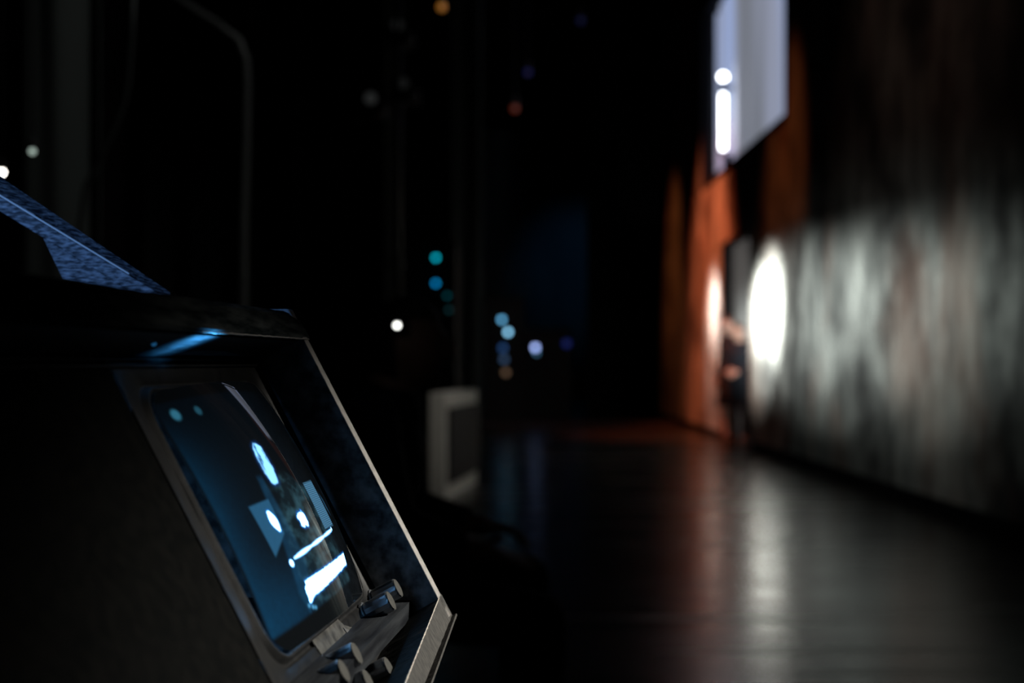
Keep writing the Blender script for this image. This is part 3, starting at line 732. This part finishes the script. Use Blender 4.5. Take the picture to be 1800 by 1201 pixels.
def hand(bm, wrist, pd, sd, curl, elbow, s=1.0):
    """palm and five fingers; pd along the hand, sd towards the thumb, curl towards the palm side"""
    pd = pd.normalized(); sd = (sd - pd * sd.dot(pd)).normalized(); nr = pd.cross(sd).normalized()
    pal = NB(); bmesh.ops.create_uvsphere(pal, u_segments=16, v_segments=12, radius=1)
    for vt in pal.verts:
        c_ = vt.co.copy(); vt.co = wrist + pd * (.048 + c_.x * .056) * s + sd * c_.y * .041 * s * (1 + .1 * c_.x) + nr * c_.z * .017 * s
    me = bpy.data.meshes.new('p'); pal.to_mesh(me); pal.free(); bm.from_mesh(me); bpy.data.meshes.remove(me)
    tube(bm, [elbow + (wrist - elbow) * .7, wrist, wrist + pd * .04 * s], [.034, .026, .026], 12)
    for i, (off, ln) in enumerate(((.029, .072), (.0095, .080), (-.0105, .074), (-.029, .058))):
        p = wrist + (pd * .092 + sd * off) * s; a = .15 + .06 * i; pts = [p - pd * .02 * s, p]
        for f_ in (.45, .32, .23):
            a += curl; q = pd * math.cos(a) + nr * math.sin(a) + sd * off * 1.5; p = p + q.normalized() * ln * f_ * s; pts.append(p)
        tube(bm, pts, [.0098 * s, .0095 * s, .0088 * s, .008 * s, .0062 * s], 8)
    p = wrist + (pd * .030 + sd * .036) * s; pts = [wrist + (pd * .018 + sd * .012) * s, p]
    for a, l_ in ((.7, .036), (.45, .03)):
        q = pd * math.cos(a) + sd * math.sin(a) + nr * .35; p = p + q.normalized() * l_ * s; pts.append(p)
    tube(bm, pts, [.015 * s, .0125 * s, .0105 * s, .0075 * s], 8)
def person(loc, rz, J, label, hair='hair_dark', cloth='suit', skirt=False, legskin=False, head_rot=(0, 0, 0), hands=True, hairlong=0.0, curl=.35):
    g = empty('person', loc, rz, label, 'person')
    V_ = {k_: Vector(p) for k_, p in J.items()}
    torso = ('pelvis', 'waist', 'chest', 'neck0', 'neck', 'headb')
    def build(bm, add, top, arms, legs, hem=0):
        tr = dict(pelvis=(.155, .115), waist=(.135, .098), chest=(.165, .115), neck0=(.100, .068), neck=(.056, .058), headb=(.054, .06))
        names = torso[:top]
        lo = V_['pelvis'] + (V_['pelvis'] - V_['waist']).normalized() * .07
        rings(bm, [lo] + [V_[n_] for n_ in names], [(.12 + add, .095 + add)] + [tuple(x + add for x in tr[n_]) for n_ in names], 24)
        for s_ in 'LR':
            if arms: limb(bm, [V_['chest'].lerp(V_['sh' + s_], .45), V_['sh' + s_], V_['el' + s_], V_['wr' + s_] + (V_['el' + s_] - V_['wr' + s_]).normalized() * hem], [.062 + add, .054 + add, .043 + add, .028 + add * 1.0])
            if legs: limb(bm, [V_['pelvis'].lerp(V_['hip' + s_], .3), V_['hip' + s_], V_['kn' + s_], V_['an' + s_] + Vector((0, 0, legs))], [.10 + add, .092 + add, .060 + add, .040 + add])
    bm = NB(); build(bm, 0, 6, True, 1e-4)
    for s_ in 'LR': limb(bm, [V_['an' + s_], V_['toe' + s_]], [.026, .018])
    HM = Matrix.Translation(V_['head']) @ Matrix.Rotation(head_rot[2], 4, 'Z') @ Matrix.Rotation(head_rot[0], 4, 'X')
    head_bm(bm, HM)
    for s_ in 'LR':
        w, e = V_['wr' + s_], V_['el' + s_]; pd = Vector(V_.get('hd' + s_, w - e)); sd = Vector(V_.get('th' + s_, Vector((0, -1, .2))))
        hand(bm, w, pd, sd, curl if s_ == 'L' else -curl, e)
    fuse(bm, 'body', .0055, M['skin'], g, 2)
    # eyes
    for s_ in (-1, 1):
        bm = NB(); bmesh.ops.create_uvsphere(bm, u_segments=12, v_segments=8, radius=.0105, matrix=HM @ Matrix.Translation((s_ * .031, -.073, .004)))
        e_o = obj('eye', bm, M['eye'], g, smooth=True); e_o.data.materials.append(M['hair_dark']); ax_ = (HM.to_3x3() @ Vector((0, -1, 0)))
        for f_ in e_o.data.polygons:
            if f_.normal.dot(ax_) > .84: f_.material_index = 1
    obj('hair', hair_mesh(HM, hairlong), M[hair], g, smooth=True)
    bm = NB(); build(bm, .014, 4, True, 0, .015)
    col = V_['neck0'].lerp(V_['neck'], .75); rings(bm, [V_['neck0'] * .8 + V_['chest'] * .2, V_['neck0'], col], [(.135, .10), (.125, .098), (.070, .078)], 20)
    fuse(bm, 'jacket', .010, M[cloth], g, 10)
    if skirt:
        bm = NB(); c0 = V_['pelvis']; lathe(bm, [(.14, .10), (.18, -.02), (.20, -.25), (.22, -.46), (.20, -.47), (.12, -.05)], 28, lambda q: Vector((q.x * 1.0 + c0.x, q.y * .75 + c0.y, q.z + c0.z)))
        obj('skirt', bm, M[cloth], g, smooth=True)
    else:
        bm = NB()
        rings(bm, [V_['pelvis'] + (V_['pelvis'] - V_['waist']).normalized() * .08, V_['pelvis'], V_['pelvis'].lerp(V_['waist'], .6)], [(.135, .11), (.168, .128), (.15, .112)], 24)
        for s_ in 'LR': limb(bm, [V_['pelvis'].lerp(V_['hip' + s_], .3), V_['hip' + s_], V_['kn' + s_], V_['an' + s_] + Vector((0, 0, -.02))], [.115, .104, .070, .058])
        fuse(bm, 'trousers', .010, M[cloth], g)
    for s_ in 'LR':
        a_, t_ = V_['an' + s_], V_['toe' + s_]; dr = (t_ - a_); dr.z = 0; dr.normalize(); sd = Vector((-dr.y, dr.x, 0))
        bm = NB(); bmesh.ops.create_uvsphere(bm, u_segments=20, v_segments=12, radius=1)
        for vt in bm.verts:
            x, y, z = vt.co; c_ = Vector((a_.x, a_.y, a_.z - .085)) + dr * .07
            vt.co = c_ + dr * x * .135 + sd * y * .048 * (1 - .15 * x) + Vector((0, 0, max(-.02, z * (.060 if x < .1 else .060 * (1 - .45 * x))) + .022))
        obj('shoe', bm, M['shoe'], g, smooth=True)
    return g
# faces -y; z up
def standing(h=1.7, clasp=False):
    k = h / 1.72
    J = dict(pelvis=(0, 0, .95), waist=(0, .005, 1.10), chest=(0, .01, 1.30), neck0=(0, .015, 1.44), neck=(0, .01, 1.50), headb=(0, .0, 1.56), head=(0, -.015, 1.61))
    for s_, x in (('L', 1), ('R', -1)):
        J.update({'sh' + s_: (x * .180, .015, 1.385), 'hip' + s_: (x * .09, 0, .90), 'kn' + s_: (x * .095, -.01, .50), 'an' + s_: (x * .10, .02, .09), 'toe' + s_: (x * .12, -.12, .045)})
        if clasp: J.update({'el' + s_: (x * .23, .03, 1.12), 'wr' + s_: (x * .085, -.20, 1.03), 'hd' + s_: (-x * .9, -.35, -.25), 'th' + s_: (-.1 * x, .1, 1)})
        else: J.update({'el' + s_: (x * .235, .04, 1.12), 'wr' + s_: (x * .245, -.03, .87), 'hd' + s_: (0, -.1, -1), 'th' + s_: (-x * .2, -1, 0)})
    return {a: tuple(c_ * k for c_ in p) if not a.startswith(('hd', 'th')) else p for a, p in J.items()}
person((3.27, 19.33, 0), -1.1, standing(1.74), 'taller person in black standing at the left of the doorway, face lit', 'hair_dark', 'suit', skirt=True)
person((3.30, 18.75, 0), -.75, standing(1.62, True), 'shorter brown-haired person in black with hands clasped, at the right of the doorway', 'hair_brown', 'suit', head_rot=(.15, 0, .9), hairlong=.3)
# seated person: faces +x (towards the stage); own frame: -y is the way they face
seat = dict(pelvis=(0, .0, .55), waist=(0, -.02, .70), chest=(0, -.06, .88), neck0=(0, -.085, 1.00), neck=(0, -.10, 1.055), headb=(0, -.115, 1.10), head=(0, -.135, 1.145),
            shL=(.18, -.06, .965), shR=(-.18, -.06, .965), hipL=(.09, -.03, .53), hipR=(-.09, -.03, .53), knL=(.13, -.43, .53), knR=(-.24, -.46, .49),
            anL=(.13, -.42, .09), anR=(-.28, -.46, .09), toeL=(.15, -.56, .045), toeR=(-.32, -.60, .045),
            elL=(.24, -.10, .72), wrL=(.13, -.30, .675), hdL=(-.15, -1, -.10), thL=(-1, -.3, .2), elR=(-.25, -.12, .72), wrR=(-.22, -.30, .66), hdR=(.1, -1, -.25), thR=(1, -.2, .2))
q = lev(-.40, 3.45, 0)
person((q.x, q.y, 0), PI / 2 - YAW, seat, 'person in dark navy clothes sitting behind the monitor, one hand on the knee', 'hair_dark', 'navy', curl=.25)
ch = empty('chair', (q.x - .02, q.y, 0), PI / 2 - YAW, 'dark chair under the seated person behind the monitor', 'chair')
obj('seat', box(NB(), -.21, .21, -.22, .22, .385, .425), M['desk'], ch, bevel=.01)
obj('backrest', box(NB(), -.20, .20, .20, .225, .52, .84), M['desk'], ch, bevel=.01)
for x in (-.18, .18):
    for y in (-.19, .19): obj('leg', box(NB(), x - .016, x + .016, y - .016, y + .016, 0, .385 if y < 0 else .52), M['desk'], ch, bevel=.003)

# ------------------------------------------------------------------ light
W = bpy.data.worlds.new('World'); S.world = W; W.use_nodes = True
W.node_tree.nodes['Background'].inputs[0].default_value = (.7, .85, 1, 1); W.node_tree.nodes['Background'].inputs[1].default_value = .002
def spot(name, loc, target, power, col, half, blend=1.0, size=.1, spec=1.0):
    l = bpy.data.lights.new(name, 'SPOT'); l.energy = power; l.color = col; l.spot_size = math.radians(half * 2); l.spot_blend = blend; l.shadow_soft_size = size
    l.specular_factor = spec
    o = bpy.data.objects.new(name, l); COL.objects.link(o); o.location = loc
    o.rotation_euler = (Vector(target) - Vector(loc)).to_track_quat('-Z', 'Y').to_euler(); return o
def area(name, loc, target, power, col, sx, sy):
    l = bpy.data.lights.new(name, 'AREA'); l.shape = 'RECTANGLE'; l.size = sx; l.size_y = sy; l.energy = power; l.color = col
    o = bpy.data.objects.new(name, l); COL.objects.link(o); o.location = loc
    o.rotation_euler = (Vector(target) - Vector(loc)).to_track_quat('-Z', 'Y').to_euler(); return o
spot('door_light_near', (.9, 14.3, 2.7), (WX, 16.60, 1.80), 15000, (1, .97, .90), 10)
spot('door_light_halo', (.9, 14.3, 2.7), (WX, 16.2, 1.65), 8500, (.98, 1, .94), 17)
spot('door_light_far', (1.3, 20.3, 4.0), (WX, 20.25, 1.90), 8500, (1, .84, .76), 9.5)
spot('door_light_far_halo', (1.3, 20.3, 4.0), (WX, 20.4, 1.60), 2200, (1, .62, .5), 17)
LP = (-.6, -1.5, 2.0)
spot('front_light_a', LP, (WX, 14.6, 1.58), 62000, (.95, 1.0, .96), 3.6)
spot('front_light_b', LP, (WX, 12.2, 1.45), 30000, (.95, 1.0, .96), 4.3)
spot('front_light_c', LP, (WX, 10.3, 1.35), 8500, (.92, 1.0, .95), 5)
spot('front_light_wide', LP, (WX, 12.0, 1.0), 1300, (.90, 1.0, .95), 9)
spot('red_wash_far', (-.4, 20.2, 7.6), (WX, 20.7, 1.7), 6400, (1, .19, .07), 24)
spot('red_wash_edge', (.2, 25.0, 7.0), (WX, 25.0, 2.4), 500, (1, .24, .06), 20)
spot('red_wash_high', (.2, 13.8, 7.4), (WX, 15.4, 2.9), 420, (1, .22, .06), 15)
spot('red_wash_near', (.6, 9.5, 8.6), (WX, 10.5, 3.6), 90, (1, .62, .5), 25)
spot('monitor_fill', (2.6, 2.2, 2.6), (.02, .86, .62), 900, (1, .95, .86), 9, .6, .05, .25)  # added lamp in place of the weak bounce from the wall
spot('blue_work_light', (-.80, -.3, 1.75), (-.27, .92, 1.27), 46, (.20, .45, 1), 6.5, .5, .03)
spot('wing_light', (2.4, 3.0, 6.5), (-1.0, 4.4, 2.4), 160, (.95, 1, .97), 17, 1, .2, .3)
spot('frame_fill', (1.5, 8.0, 5.5), (-.35, 11.2, .5), 280, (1, .97, .9), 7, .8, .2, .3)  # unseen lamp added to brighten the beam frame
spot('backcloth_light', (2.6, 38, 8.5), (2.6, 46, 4.2), 60, (.2, .62, 1), 17)
spot('doorway_fill', (4.9, 18.4, 2.9), (3.6, 21.2, 1.6), 340, (1, .90, .85), 46)  # unseen lamp added behind the wall to light the people and flat
